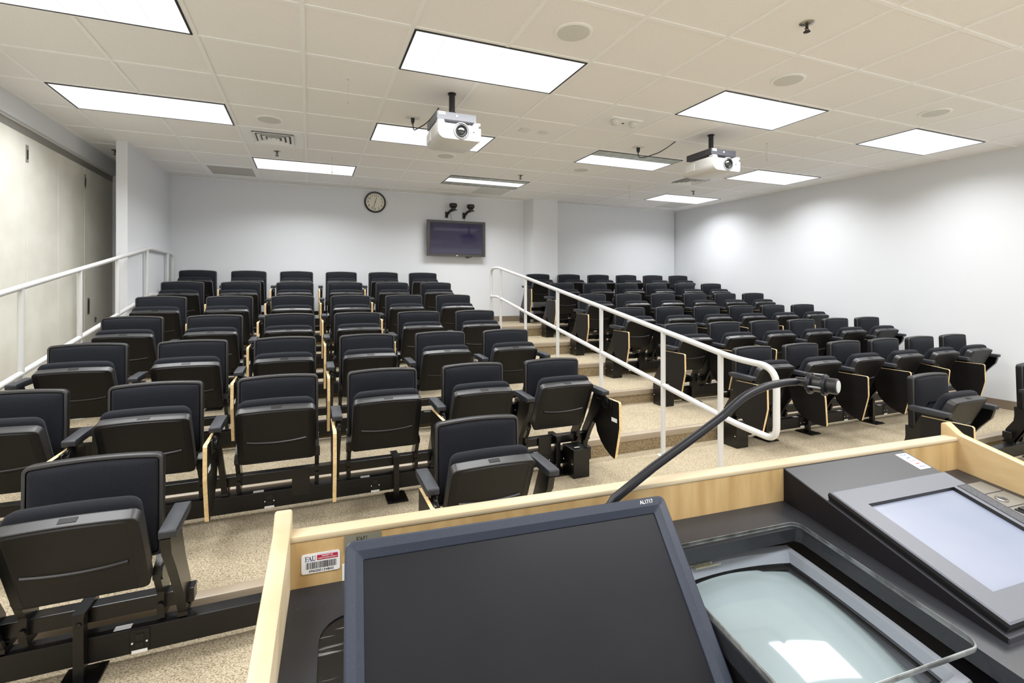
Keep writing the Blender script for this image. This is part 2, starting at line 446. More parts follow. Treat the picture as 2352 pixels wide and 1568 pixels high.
def speaker(c, r, label):
    bm = bmesh.new(); lathe(bm, [(.118, 0), (.118, -.004), (.108, -.008), (.098, -.007)], seg=40)
    t = thing('ceiling_speaker', label, 'ceiling speaker', (gx(c), gy(r), CEIL), 0, 'round ceiling speakers')
    finish('trim_ring', bm, M['tbar'], t, 50)
    bm = bmesh.new(); lathe(bm, [(.099, -.004), (.099, -.0085), (.05, -.0105), (.01, -.011)], seg=40); finish('grille', bm, M['spkg'], t, 50)
for a in [(2.5, -1.5, 'round ceiling speaker beside the largest light panel, nearest of all'),
          (5.5, -1.5, 'round ceiling speaker in front of the right projector'),
          (8.5, -1.5, 'round ceiling speaker at the far right of the ceiling'),
          (-.5, 2.5, 'round ceiling speaker beside the square air diffuser on the left'),
          (2.5, 3.5, 'round ceiling speaker just below the middle projector'),
          (5.5, 3.5, 'small round ceiling speaker behind the half grey light panel')]: speaker(*a)

def sprinkler(c, r, label):
    t = thing('sprinkler', label, 'sprinkler', (gx(c), gy(r), CEIL), 0, 'ceiling sprinkler heads')
    bm = bmesh.new(); lathe(bm, [(.04, 0), (.04, -.003), (.03, -.008), (.014, -.012)], seg=24); finish('escutcheon', bm, M['chrome'], t, 40)
    bm = bmesh.new(); tube(bm, [(0, 0, -.005), (0, 0, -.03)], .008, 10)
    for s in (-1, 1): tube(bm, [(s*.005, 0, -.026), (s*.015, 0, -.036), (s*.006, 0, -.05)], .003, 6)
    tube(bm, [(0, 0, -.03), (0, 0, -.05)], .003, 6); finish('frame', bm, M['gap'], t)
    bm = bmesh.new(); lathe(bm, [(.004, -.049), (.019, -.05), (.019, -.0525), (.004, -.0535)], seg=16); finish('deflector', bm, M['gap'], t)
for a in [(4.5, -2.5, 'metal sprinkler head at the top right, largest of the sprinklers'), (-3.27, 5.45, 'sprinkler head in the corner above the end of the partition'),
          (-.5, 4.4, 'sprinkler head between the air diffuser and the left rear light panel'), (4.5, 4.5, 'sprinkler head above the wall cameras, in front of the half lit panel'),
          (9.47, 4.47, 'sprinkler head behind the right projector near the back corner')]: sprinkler(*a)

def diffuser(c, r, label):
    t = thing('air_diffuser', label, 'air vent', (gx(c), gy(r), CEIL), 0, 'square air diffusers')
    h = T/2-.014
    bm = bmesh.new()
    loft(bm, [[(sx*(h-i), sy*(h-i), z) for sx, sy in ((-1, -1), (1, -1), (1, 1), (-1, 1))] for i, z in ((0, 0), (0, -.003), (.095, -.003), (.1, .0))], cap0=False, cap1=False)
    finish('face_plate', bm, M['vent'], t)
    bm = bmesh.new(); box(bm, -h+.1, h-.1, -h+.1, h-.1, -.0012, -.0004); finish('dark_core', bm, M['core'], t)
    for i in range(4):
        a = h-.098-.045*i; b = a-.018
        bm = bmesh.new()
        loft(bm, [[(sx*q, sy*q, z) for sx, sy in ((-1, -1), (1, -1), (1, 1), (-1, 1))] for q, z in ((a-.022, -.002), (a, -.018), (a-.003, -.02), (a-.028, -.004))], cap0=False, cap1=False)
        finish('louver', bm, M['vent'], t)
    bm = bmesh.new(); box(bm, -.02, .02, -.02, .02, -.014, -.002); finish('centre_plate', bm, M['vent'], t)
diffuser(-.5, 3.5, 'square white air diffuser with nested louvers, left of the middle projector')
diffuser(8.5, 3.5, 'square white air diffuser mostly hidden by the right projector')

def ret(c, r, label, m):
    t = thing('return_grille', label, 'air vent', (gx(c), gy(r), CEIL), 0, 'perforated return grilles')
    h = T/2-.014; bm = bmesh.new()
    loft(bm, [[(sx*(h-i), sy*(h-i), z) for sx, sy in ((-1, -1), (1, -1), (1, 1), (-1, 1))] for i, z in ((0, 0), (0, -.005), (.03, -.005), (.031, -.001))], cap0=False, cap1=False)
    finish('frame', bm, M['vent'], t)
    bm = bmesh.new(); box(bm, -h+.03, h-.03, -h+.03, h-.03, -.003, -.001); finish('perforated_face', bm, m, t)
M['ret2'] = mat('pale perforated metal', srgb(222, 222, 216), .6, noise=(300, srgb(200, 200, 194), .45, .55))
ret(-1.5, 6.5, 'dark perforated return air grille at the left rear of the ceiling', M['perf'])
ret(4.5, 6.5, 'pale grey return grille above the wall cameras', M['ret2'])
ret(10.5, 6.5, 'pale grey return grille in the far right corner of the ceiling', M['ret2'])

t = thing('emergency_light', 'pale square ceiling panel with two small emergency lamp heads', 'emergency light', (gx(4.5), gy(.5), CEIL))
bm = bmesh.new(); h = T/2-.014; box(bm, -h, h, -h, h, -.004, 0); finish('panel', bm, mat('emergency panel', srgb(243, 243, 244), .5), t)
bm = bmesh.new(); box(bm, -.17, .17, -.07, .07, -.012, -.003, bev=.004); finish('housing', bm, M['vent'], t)
for s in (-.1, .1):
    bm = bmesh.new(); lathe(bm, [(.035, -.01), (.044, -.018), (.044, -.03), (.036, -.052), (.012, -.062)], (s, -.01, 0), 24); finish('lamp_head', bm, M['projw'], t, 50)
bm = bmesh.new(); lathe(bm, [(.012, -.011), (.012, -.015), (.004, -.016)], (.02, .045, 0), 12); finish('test_button', bm, M['gap'], t)

t = thing('ceiling_sounder', 'pair of faint flush plates, one square and one round, left of the emergency lamps', 'ceiling plate', (gx(3.45), gy(1.5), CEIL))
M['plate'] = mat('flush ceiling plate', srgb(224, 224, 221), .7)
bm = bmesh.new(); box(bm, -.15, -.05, -.055, .055, -.005, 0, bev=.002)
for k in range(6): box(bm, -.14, -.06, -.045+k*.017, -.038+k*.017, -.007, -.004)
finish('square_plate', bm, M['plate'], t)
bm = bmesh.new(); lathe(bm, [(.055, 0), (.055, -.005), (.045, -.007), (.03, -.006), (.01, -.009)], (.1, 0, 0), 28); finish('round_plate', bm, M['plate'], t, 40)

for c, r, l in [(.5, .53, 'thin cord hanging from the ceiling left of the largest light panel'), (.47, 4.49, 'thin cord hanging in front of the left rear light panel'),
                (7.55, .56, 'thin cord hanging to the right of the right projector'), (7.5, 4.55, 'thin faint cord hanging behind the right projector, by the back')]:
    t = thing('hanging_cord', l, 'cord', (gx(c), gy(r), CEIL), 0, 'thin cords hanging from the ceiling')
    bm = bmesh.new(); tube(bm, [(0, 0, 0), (0, 0, -.17)], .0016, 6); finish('cord', bm, M['wire'], t)
    bm = bmesh.new(); lathe(bm, [(.008, 0), (.008, -.004), (.002, -.006)], seg=12); finish('hook', bm, M['wire'], t)
    bm = bmesh.new(); lathe(bm, [(.002, -.168), (.005, -.174), (.005, -.184), (.002, -.187)], seg=10); finish('weight', bm, M['wire'], t)

def ceiling_outlet(x, y, dx, dy, label):
    t = thing('ceiling_outlet', label + ' white outlet plate', 'outlet', (x, y, CEIL))
    bm = bmesh.new(); box(bm, -.06, .06, -.04, .04, -.006, 0, bev=.002); finish('outlet_plate', bm, M['projw'], t)
    c = thing('power_cord', label + ' black power cord plugged into the ceiling', 'cable', (x, y, CEIL))
    bm = bmesh.new(); prism(bm, [(-.016, -.006), (.016, -.006), (.014, -.04), (.006, -.06), (-.006, -.06), (-.014, -.04)], -.012, .012, 'y'); finish('plug', bm, M['black'], c)
    P = [Vector((0, 0, -.055)), Vector((.01, -.005, -.11)), Vector((.08*dx/.5, .3*dy, -.125)), Vector((.6*dx, .6*dy, -.085)), Vector((dx, dy, 0))]
    Q = []
    for i in range(len(P)-1):
        a = P[max(i-1, 0)]; b = P[i]; cc = P[i+1]; d = P[min(i+2, len(P)-1)]
        for k in range(6):
            u = k/6; Q.append(.5*((2*b)+(cc-a)*u+(2*a-5*b+4*cc-d)*u*u+(3*b-a-3*cc+d)*u**3))
    Q.append(P[-1])
    bm = bmesh.new(); tube(bm, Q, .005, 8); finish('cable', bm, M['black'], c, 60)
ceiling_outlet(.874, 4.534, .163, -.33, 'left of the middle projector,')
ceiling_outlet(3.37, 4.546, .238, -.327, 'left of the right projector,')

# ------------------------------------------------------------------ projectors
def projector(px, py, x0, yf, dy, label, plate):
    """x0 = left edge of the body, yf = front face, dy = body depth"""
    t = thing('projector', label, 'projector', (px, py, CEIL))
    W, z1, z0 = .345, 2.757-CEIL, 2.625-CEIL
    X0, Yf = x0-px, yf-py
    bm = bmesh.new(); lathe(bm, [(.033, 0), (.033, -.01), (.024, -.012), (.024, -.15), (.03, -.152), (.03, -.19), (.024, -.192), (.024, -.205)], seg=24); p = finish('mounting_pole', bm, M['black'], t, 40)
    bm = bmesh.new(); box(bm, X0+.0, X0+.315, Yf+.02, Yf+.36, -.265, -.205, bev=.003)
    box(bm, X0+.15, X0+.163, Yf+.016, Yf+.021, -.238, -.225, 1); box(bm, X0+.012, X0+.065, Yf+.017, Yf+.021, -.232, -.209, 1)
    m = finish('mount_plate', bm, [plate, M['white']], t)
    for sx in (.05, .27):
        for sy in (.06, .3):
            bm = bmesh.new(); lathe(bm, [(.008, -.262), (.008, -.29)], (X0+sx, Yf+sy, 0), 10); finish('standoff', bm, M['chrome'], m)
    bm = bmesh.new()                        # body: front face with a rounded lower left corner, tapered belly
    pr = [(0, z1), (0, z0+.05), (.012, z0+.022), (.035, z0+.004), (.06, z0), (W-.02, z0), (W-.004, z0+.008), (W, z0+.03), (W, z1-.03), (W-.02, z1-.03), (W-.02, z1), (W-.06, z1+.002), (W-.065, z1-.012), (.055, z1-.012), (.05, z1)]
    r0 = [(X0+a, Yf, z) for a, z in pr]; 
    r00 = [(X0+W/2+(a-W/2)*.985, Yf-.006, (z-z0)*.97+z0+.002) for a, z in pr]
    r1 = [(X0+a, Yf+dy*.7, z) for a, z in pr]; r2 = [(X0+W/2+(a-W/2)*.97, Yf+dy, z0+.012+(z-z0)*.82) for a, z in pr]
    loft(bm, [r00, r0, r1, r2])
    b = finish('body', bm, M['projw'], t, 30)
    bm = bmesh.new()
    for k in range(11):
        y = Yf+dy*.55+k*.0125; box(bm, X0-.004, X0+.002, y, y+.006, z0+.04, z1-.022)
    finish('side_vent', bm, M['plate'], b)
    lx, lz = X0+.185, z0+.070
    bm = bmesh.new(); lathe(bm, [(.066, -.003), (.064, -.012), (.056, -.013), (.05, .0), (.048, .01)], (lx, Yf, lz), 36, 'y'); finish('lens_ring', bm, M['ring'], t, 50)
    bm = bmesh.new(); lathe(bm, [(.047, .012), (.047, -.016), (.042, -.018), (.038, -.008), (.02, -.002)], (lx, Yf, lz), 36, 'y'); ln = finish('lens_barrel', bm, M['black'], t, 40)
    bm = bmesh.new(); lathe(bm, [(.034, -.004), (.030, -.012), (.018, -.017), (.004, -.0185)], (lx, Yf, lz), 32, 'y'); finish('lens', bm, M['lens'], ln, 60)
    bm = bmesh.new(); lathe(bm, [(.006, 0), (.006, -.0075), (.002, -.008)], (X0+.285, Yf, lz+.0), 12, 'y'); finish('sensor', bm, M['gap'], t)
    for a in (0, W-.055):
        bm = bmesh.new(); box(bm, X0+a, X0+a+.05, Yf-.006, Yf+.05, z1-.008, z1+.012, bev=.004); finish('shutter_tab', bm, M['projw'], b)
    bm = bmesh.new(); q = random.Random(5)
    for k in range(6): box(bm, X0+.017+k*.0072, X0+.0215+k*.0072, Yf+.0165, Yf+.0172, -.2225-.001*q.random(), -.214-.003*q.random())
    finish('label_print', bm, M['ink'], m)
projector(1.057, 3.855, .897, 3.68, .40, 'white projector hanging on a black pole, in the middle of the ceiling', M['projs'])
projector(3.787, 3.902, 3.585, 3.67, .44, 'white projector on a black pole at the right, seen from its louvered side', mat('dark mount plate', srgb(60, 60, 66), .4, metal=.3))

# ------------------------------------------------------------------ things on the back wall
cl = thing('wall_clock', 'round wall clock with black rim and pale dial high on back wall', 'clock', (.972, YB, 2.853))
bm = bmesh.new(); lathe(bm, [(.168, 0), (.168, -.03), (.160, -.038), (.146, -.036), (.142, -.02)], seg=56, axis='y', cap=False); finish('rim', bm, M['black'], cl, 50)
bm = bmesh.new(); lathe(bm, [(.148, -.004), (.148, -.02)], seg=48, axis='y'); fc = finish('dial', bm, M['dial'], cl)
for h in range(1, 13):
    a = R(90-30*h); text_mesh('numeral', str(h), .052, M['ink'], fc, Matrix.Translation((.110*math.cos(a), -.0205, .110*math.sin(a))) @ Matrix.Rotation(R(90), 4, 'X'))
bm = bmesh.new()
for k in range(60):
    a = R(6*k); v = box(bm, -.0012, .0012, -.0212, -.0205, .134, .139 if k % 5 else .141); xform(bm, Matrix.Rotation(a, 4, 'Y'), v)
finish('minute_track', bm, M['ink'], fc)
for nm, ang, ln, w in (('hour_hand', 16.5, .083, .0042), ('minute_hand', 196, .128, .003)):
    bm = bmesh.new(); prism(bm, [(-w, -.02), (w, -.02), (w*.5, ln), (-w*.5, ln)], -.026 if ln < .1 else -.029, -.023 if ln < .1 else -.027, 'y'); xform(bm, Matrix.Rotation(R(ang), 4, 'Y'))
    finish(nm, bm, M['ink'], cl)

tv = thing('wall_television', 'flat television with dark violet screen mounted on the back wall', 'television', (2.288, YB, 2.309))
w, h = .505, .298; y1 = -.14; y0 = -.065
bm = bmesh.new()
loft(bm, [[(sx*a, y, sz*b) for sx, sz in ((-1, -1), (1, -1), (1, 1), (-1, 1))] for a, b, y in ((w-.06, h-.05, y0), (w-.004, h-.004, y0-.02), (w, h, y1+.004), (w-.004, h-.004, y1), (w-.043, h-.033, y1+.002), (w-.045, h-.035, y1+.008))])
finish('bezel', bm, M['tvbez'], tv)
bm = bmesh.new()
loft(bm, [[(sx*a, y, sz*b) for sx, sz in ((-1, -1), (1, -1), (1, 1), (-1, 1))] for a, b, y in ((w-.044, h-.034, y1+.008), (w-.044, h-.034, y1+.003), (w-.052, h-.042, y1+.0035))], cap1=False); finish('inner_edge', bm, M['black'], tv)
bm = bmesh.new(); box(bm, -w+.05, w-.05, y1+.005, y1+.0075, -h+.04, h-.04); finish('screen', bm, M['tvscr'], tv)
bm = bmesh.new(); box(bm, -.012, .016, y1-.0015, y1+.0005, -h+.010, -h+.02); finish('maker_badge', bm, M['white'], tv)
bm = bmesh.new(); box(bm, -.2, .2, -.066, -.001, -.16, .16); box(bm, -.14, .14, -.095, -.03, -.22, .22); finish('wall_bracket', bm, M['black'], tv)
bm = bmesh.new(); box(bm, .17, .22, y1+.02, y1+.06, -h-.025, -h-.001); box(bm, .22, .27, y1+.03, y1+.05, -h-.01, -h-.001); finish('cable_stub', bm, M['black'], tv)
for x, l in ((2.224, 'left black ceiling height camera above the television'), (2.528, 'right black ceiling height camera above the television')):
    t = thing('wall_camera', l, 'camera', (x, YB, 2.83), 0, 'black cameras on the back wall')
    bm = bmesh.new(); lathe(bm, [(.03, .0), (.062, .006), (.066, .02), (.066, .05), (.058, .062), (.01, .066)], (0, -.14, .0), 28); finish('head', bm, M['black'], t, 40)
    bm = bmesh.new(); lathe(bm, [(.052, -.004), (.045, .004), (.04, .006)], (0, -.14, 0), 24); box(bm, -.035, .035, -.17, -.11, -.035, .004, bev=.008); finish('body', bm, M['black'], t, 40)
    bm = bmesh.new(); lathe(bm, [(.03, -.012), (.06, -.004), (.062, .004), (.05, .008)], (.005, -.14, -.045), 24); finish('base', bm, M['black'], t, 40)
    bm = bmesh.new(); tube(bm, [(0, -.14, -.045), (-.045, -.12, -.06), (-.075, -.06, -.10), (-.08, -.02, -.135)], [.022, .022, .02, .02], 12); box(bm, -.105, -.055, -.022, -.001, -.165, -.06, bev=.005); finish('bracket', bm, M['black'], t, 40)
    s = 1 if x < 2.4 else -1
    bm = bmesh.new(); tube(bm, [(-.03, -.05, -.09), (-.03+.03*s, -.012, -.15), (-.03+.06*s, -.012, -.24), (-.03+.06*s, -.03, -.25)], .004, 6); finish('lead', bm, M['grey'], t)

# ------------------------------------------------------------------ lecture seats
def seat_parts():
    P = {}
    # backrest: shell with rim, front face at y=0, origin at the floor below its top edge
    zc, hh, bw, arch = .626, .40, .44, .012
    tilt = Matrix.Translation((0, 0, .82)) @ Matrix.Rotation(R(-1.6), 4, 'X') @ Matrix.Translation((0, 0, -.82))
    def rg(ins, y, r0=.026):
        return [(x, y, z) for x, z in outline(bw-2*ins, hh-2*ins, r0-ins, arch, cx=0, cy=zc)]
    bm = bmesh.new()
    loft(bm, [rg(.014, .05), rg(.003, .045), rg(0, .036), rg(0, .006), rg(.002, .001), rg(.006, -.001), rg(.013, 0), rg(.0155, .004), rg(.0165, .014)], mis=[0, 0, 0, 1, 1, 1, 0, 0])
    xform(bm, tilt); P['backrest'] = (bm, [M['shell'], M['lip']], 35)
    bm = bmesh.new()
    loft(bm, [rg(.0170, .012), rg(.0175, .003), rg(.0195, -.004), rg(.025, -.011, .06), rg(.038, -.018, .085), rg(.060, -.023, .125), rg(.090, -.026, .17), rg(.125, -.027, .21)], cap0=False)
    xform(bm, tilt); P['back_pad'] = (bm, M['fabric'], 60)
    # seat, folded up; built flat: x across, t from hinge (0) to lip (Ls), n>0 = underside towards the viewer
    ws, Ls = .405, .362
    hx, hz, lx, lz = -.050, .372, -.208, .700            # (y, z) of hinge edge and of the lip on the cushion side
    d = Vector((0, lx-hx, lz-hz)).normalized(); nrm = Vector((0, -d.z, d.y))
    mt = Matrix(((1, 0, 0, 0), (0, d.y, nrm.y, hx), (0, d.z, nrm.z, hz), (0, 0, 0, 1)))
    def sg(il, ib, itp, n, r):
        w = ws-2*il; l = Ls-ib-itp
        return [(x, y, n) for x, y in outline(w, l, r, .008, cx=0, cy=ib+l/2)]
    bm = bmesh.new()
    loft(bm, [sg(.004, .004, .004, -.004, .03), sg(0, 0, 0, .0, .03), sg(0, 0, -.003, .046, .024), sg(.002, .002, -.001, .0485, .023), sg(.006, .006, .004, .050, .021), sg(.034, .016, .007, .055, .014), sg(.036, .018, .009, .0535, .013)], mis=[0, 1, 1, 0, 0, 0])
    # faint curved crease across the pan, its upper face coloured lighter as a highlight
    n = 16; A = []
    for k in range(n+1):
        u = k/n*2-1; x = u*.152; y = .158-.016*(1-u*u)+.004
        A.append([(x, y+.0085, .052), (x, y+.0045, .0592), (x, y-.004, .0587), (x, y-.016, .052)])
    V = [[bm.verts.new(p) for p in q] for q in A]
    for k in range(n):
        for j in range(3): bm.faces.new((V[k][j], V[k+1][j], V[k+1][j+1], V[k][j+1])).material_index = 1 if j == 0 else 0
    box(bm, -.026, .026, Ls+.0085, Ls+.0115, .012, .034)   # moulded tag on the lip
    xform(bm, mt); P['seat'] = (bm, [M['shell'], M['lip']], 24)
    bm = bmesh.new()
    loft(bm, [sg(.012, .02, .004, -.002, .03), sg(.008, .02, -.010, -.008, .032), sg(.007, .02, -.017, -.018, .034), sg(.008, .022, -.018, -.034, .034), sg(.014, .03, -.012, -.050, .036), sg(.026, .045, .004, -.060, .045), sg(.05, .07, .03, -.065, .06), sg(.09, .11, .07, -.066, .07)], cap0=False)
    xform(bm, mt); P['seat_pad'] = (bm, M['fabric'], 60)
    # steel bracket from the beam up to the seat hinge
    bm = bmesh.new()
    prism(bm, [(.035, .46), (.0, .44), (-.045, .40), (-.052, .35), (-.03, .31), (-.005, .275), (-.008, .20), (.005, .165), (.075, .165), (.085, .20), (.085, .265), (.06, .30), (.05, .38), (.052, .46)], -.012, .012, 'x')
    lathe(bm, [(.011, -.016), (.011, -.010), (.005, -.009)], (0, 0, .225), 10, 'y')
    lathe(bm, [(.03, -.017), (.03, .017)], (0, -.02, .365), 20, 'x')
    P['bracket'] = (bm, M['steel'], 30)
    # arm support plate (flanged, slightly cranked)
    bm = bmesh.new()
    pl = [(-.255, .588), (-.10, .592), (-.075, .54), (-.02, .42), (.075, .27), (.09, .20), (.085, .15), (.04, .14), (.01, .17), (-.055, .29), (-.17, .45), (-.235, .53)]
    prism(bm, pl, -.016, -.009, 'x'); prism(bm, [(-.255, .588), (-.24, .588), (-.222, .53), (-.158, .45), (-.042, .29), (.022, .17), (.01, .165), (-.058, .287), (-.172, .447), (-.238, .527)], -.016, .016, 'x')
    box(bm, -.018, .018, .005, .095, .155, .172); lathe(bm, [(.012, -.022), (.012, .018)], (0, .05, .19), 12, 'x')
    P['arm_support'] = (bm, M['steel'], 30)
    bm = bmesh.new()
    prism(bm, [(-.300, .594), (-.288, .591), (-.10, .594), (-.062, .602), (-.052, .626), (-.066, .631), (-.16, .630), (-.297, .624), (-.304, .618)], -.028, .028, 'x', bev=.003)
    P['arm_pad'] = (bm, M['arm'], 35)
    # writing tablet, stowed upright beside the arm
    tp = [(-.398, .572), (-.408, .562), (-.412, .40), (-.404, .36), (-.358, .172), (-.348, .168), (-.30, .180), (-.24, .205), (-.18, .245), (-.13, .30), (-.105, .36), (-.098, .42), (-.105, .572)]
    bm = bmesh.new(); prism(bm, tp, -.0095, .0095, 'x', 0, 1); P['tablet'] = (bm, [M['lamin'], M['ply']], None)
    bm = bmesh.new()
    box(bm, .006, .022, -.33, -.23, .50, .575, bev=.003); lathe(bm, [(.03, .018), (.034, .022), (.034, .036), (.026, .04)], (0, -.27, .545), 20, 'x')
    box(bm, .02, .034, -.30, -.16, .555, .585, bev=.003); box(bm, .0095, .016, -.20, -.15, .44, .57)
    P['tablet_hinge'] = (bm, M['steel'], 40)
    bm = bmesh.new(); box(bm, .0097, .0105, -.385, -.318, .425, .452); P['tablet_label'] = (bm, M['white'], None)
    return P
SP = {k: finish(k, v[0], v[1], None, v[2]) for k, v in seat_parts().items()}
for o in SP.values(): COL.objects.unlink(o)
def part(kind, parent, loc=(0, 0, 0), flip=False):
    o = SP[kind].copy(); COL.objects.link(o); o.parent = parent; o.location = loc
    if flip: o.scale = (-1, 1, 1)
    return o
def arm(root, side, tablet):
    part('arm_support', root, (side*.284, 0, 0), side > 0)
    part('arm_pad', root, (side*.292, .038, 0))
    if tablet:
        tb = part('tablet', root, (side*.312, 0, 0), side > 0)
        part('tablet_hinge', tb); part('tablet_label', tb)
def make_seat(left, right):
    """left / right: None, 'arm' or 'tablet' on that side as one faces the seat"""
    root = bpy.data.objects.new('lecture_seat', None); COL.objects.link(root); root.empty_display_size = .1
    bk = part('backrest', root); part('back_pad', bk)
    st = part('seat', root); part('seat_pad', st)
    for s in (-1, 1): part('bracket', root, (s*.212, 0, 0))
    if left: arm(root, -1, left == 'tablet')
    if right: arm(root, 1, right == 'tablet')
    return root
PROTO = {}
def put_seat(kind, x, y, z, label, group, swing=0):
    o = PROTO.get(kind)
    if o is None: o = PROTO[kind] = make_seat(*kind)
    else: o = copy_tree(o)
    o.location = (x, y, z); tag(o, label, 'chair', group)
    if swing:                                       # a tablet that hangs at its own angle about the hinge
        for t in o.children:
            if t.name.startswith('tablet'):
                py, pz = -.27, .545; c_, s_ = math.cos(swing), math.sin(swing)
                t.rotation_euler = (swing, 0, 0); t.location.y = py-(py*c_-pz*s_); t.location.z = pz-(py*s_+pz*c_)
                break
    return o
ORD = ['', 'first', 'second', 'third', 'fourth', 'fifth', 'sixth', 'seventh']
LX, RX, S = -1.39, 3.67, .61
for r in range(2, 8):
    rw = 'back row' if r == 7 else '%s row from front' % ORD[r]
    for c in range(6):
        kind = ('arm', 'tablet') if c == 5 else ('tablet', None)
        put_seat(kind, LX+S*c, RY[r], LV[r-1], 'black folded seat, left block, %s, %s from the left' % (rw, ORD[c+1]), 'folded seats in the left block, row %d' % r)
        kind = ('tablet', 'arm') if c == 5 and r < 6 else ('tablet', None)
        put_seat(kind, RX+S*c, RY[r], LV[r-1], 'black folded seat, right block, %s, %s from the stair rail' % (rw, ORD[c+1]), 'folded seats in the right block, row %d' % r, {(2, 1): -.30, (2, 4): .12, (3, 2): .10, (4, 3): .08}.get((r, c), 0))
g = 'folded seats in the front row'
put_seat(('tablet', 'arm'), -.762, RY[1], 0, 'largest black folded seat, at the lower left corner of the photo', g)
put_seat(('tablet', 'arm'), .785, RY[1], 0, 'black folded front row seat partly hidden by the lectern back panel', g)
put_seat(('tablet', 'arm'), 4.37, 2.275, 0, 'black folded front row seat beyond the lectern right corner', g)
put_seat(('tablet', 'arm'), 5.88, 2.275, 0, 'black folded front row seat cut off by the right edge of the photo', g)

# rails the seats are bolted to: beam, posts, power raceway and outlets
bm = bmesh.new(); box(bm, -.033, .033, -.004, 0, -.045, .045, 0, .002)
for z in (.016, -.018):
    box(bm, -.014, .014, -.006, -.003, z-.012, z+.012, 1)
    for s in (-.006, .006): box(bm, s-.0014, s+.0014, -.0066, -.005, z, z+.007, 2)
box(bm, -.026, .026, -.0052, -.003, -.046, -.034, 3)
for s in (-.024, .024): lathe(bm, [(.0035, -.004), (.0035, -.0062)], (s, 0, -.005), 8, 'y', 3)
OUT = finish('power_outlet', bm, [M['outlet'], M['steel'], M['gap'], M['white']]); COL.objects.unlink(OUT)
bm = bmesh.new(); box(bm, -.028, .028, .012, .04, 0, .0012); OUTL = finish('outlet_label', bm, M['white']); COL.objects.unlink(OUTL)
bm = bmesh.new(); box(bm, -.017, .017, -.040, .0, .0, .262, bev=.003); box(bm, -.021, .021, -.044, .096, .257, .270); box(bm, -.021, .021, .080, .096, .185, .268); lathe(bm, [(.011, -.044), (.011, -.040), (.005, -.046)], (0, 0, .226), 12, 'y')
POST = finish('support_post', bm, M['steel']); COL.objects.unlink(POST)
bm = bmesh.new(); box(bm, -.065, .065, -.105, .065, 0, .010, bev=.003)
for sx in (-.045, .045):
    for sy in (-.088, .048): lathe(bm, [(.008, .009), (.008, .016)], (sx, sy, 0), 8)
BASE = finish('base_plate', bm, M['steel']); COL.objects.unlink(BASE)
bm = bmesh.new(); box(bm, -.05, .05, -.012, .0, .10, .262)
COVER = finish('cable_cover', bm, M['steel']); COL.objects.unlink(COVER)
def seat_rail(x0, x1, r, label, cols, posts, covers=(), box_end=None, bx=None, dy=0, by=0):
    t = thing('seat_rail', label, 'seat rail', (0, RY[r]+dy, LV[r-1]), 0, 'black steel rails under the seat rows')
    for a, b in (bx or [(x0, x1)]):
        bm = bmesh.new(); box(bm, a, b, .018, .078, .198, .256, bev=.003); finish('beam', bm, M['steel'], t)
    bm = bmesh.new(); box(bm, x0, x1, .002, .072, .05, .148, bev=.003); rc = finish('power_raceway', bm, M['outlet'], t)
    for x in cols:
        o = OUT.copy(); COL.objects.link(o); o.parent = rc; o.location = (x, .002, .098)
        o = OUTL.copy(); COL.objects.link(o); o.parent = rc; o.location = (x-.06, 0, .148)
    for x in posts:
        o = POST.copy(); COL.objects.link(o); o.parent = t; o.location = (x, 0, 0)
        q = BASE.copy(); COL.objects.link(q); q.parent = o
    for x in covers:
        o = COVER.copy(); COL.objects.link(o); o.parent = t; o.location = (x, .012, 0)
    if box_end is not None:
        bm = bmesh.new(); box(bm, box_end-.065, box_end+.065, by-.185, by-.015, .0, .205, bev=.004)
        for sy in (-.165, -.035): lathe(bm, [(.004, .064), (.004, .068)], (box_end, sy+by, .1), 8, 'x', 1); lathe(bm, [(.004, -.064), (.004, -.068)], (box_end, sy+by, .1), 8, 'x', 1)
        box(bm, box_end-.04, box_end+.04, by-.02, .01, .04, .15)
        box(bm, box_end-.03, box_end+.01, by-.14, by-.125, .2045, .2062, 1)
        finish('end_box', bm, [M['steel'], M['white']], t)
for r in range(2, 8):
    rw = 'row nearest the back wall' if r == 7 else '%s row from the front' % ORD[r]
    seat_rail(LX-.32, LX+S*5+.33, r, 'black seat rail with outlets under the left block, '+rw, [LX+S*c-.05 for c in range(6)],
              [LX+.05, LX+S*1.0, LX+S*3.13, LX+S*5.05], [LX+S*2.2, LX+S*4.9], LX+S*5+.14)
    seat_rail(RX-.30, RX+S*5+.33, r, 'black seat rail with outlets under the right block, '+rw, [RX+S*c+.0 for c in range(6)],
              [RX+.12, RX+S*1.08, RX+S*2.6, RX+S*4.6], [RX+S*.3], RX-.27, by=.06)
seat_rail(LX-.5, LX+S*5+.3, 1, 'black seat rail with outlets under the front row, left of the lectern', [-1.15, -.62, .2, .9], [-.80, .78], (), None, [(LX-.5, -.44), (.46, 1.12)])
seat_rail(4.0, 6.75, 1, 'black seat rail in the front row at the right edge', [4.37, 5.3, 5.9], [4.37, 5.88], (), None, [(4.02, 4.72), (5.53, 6.23)], dy=-.09)

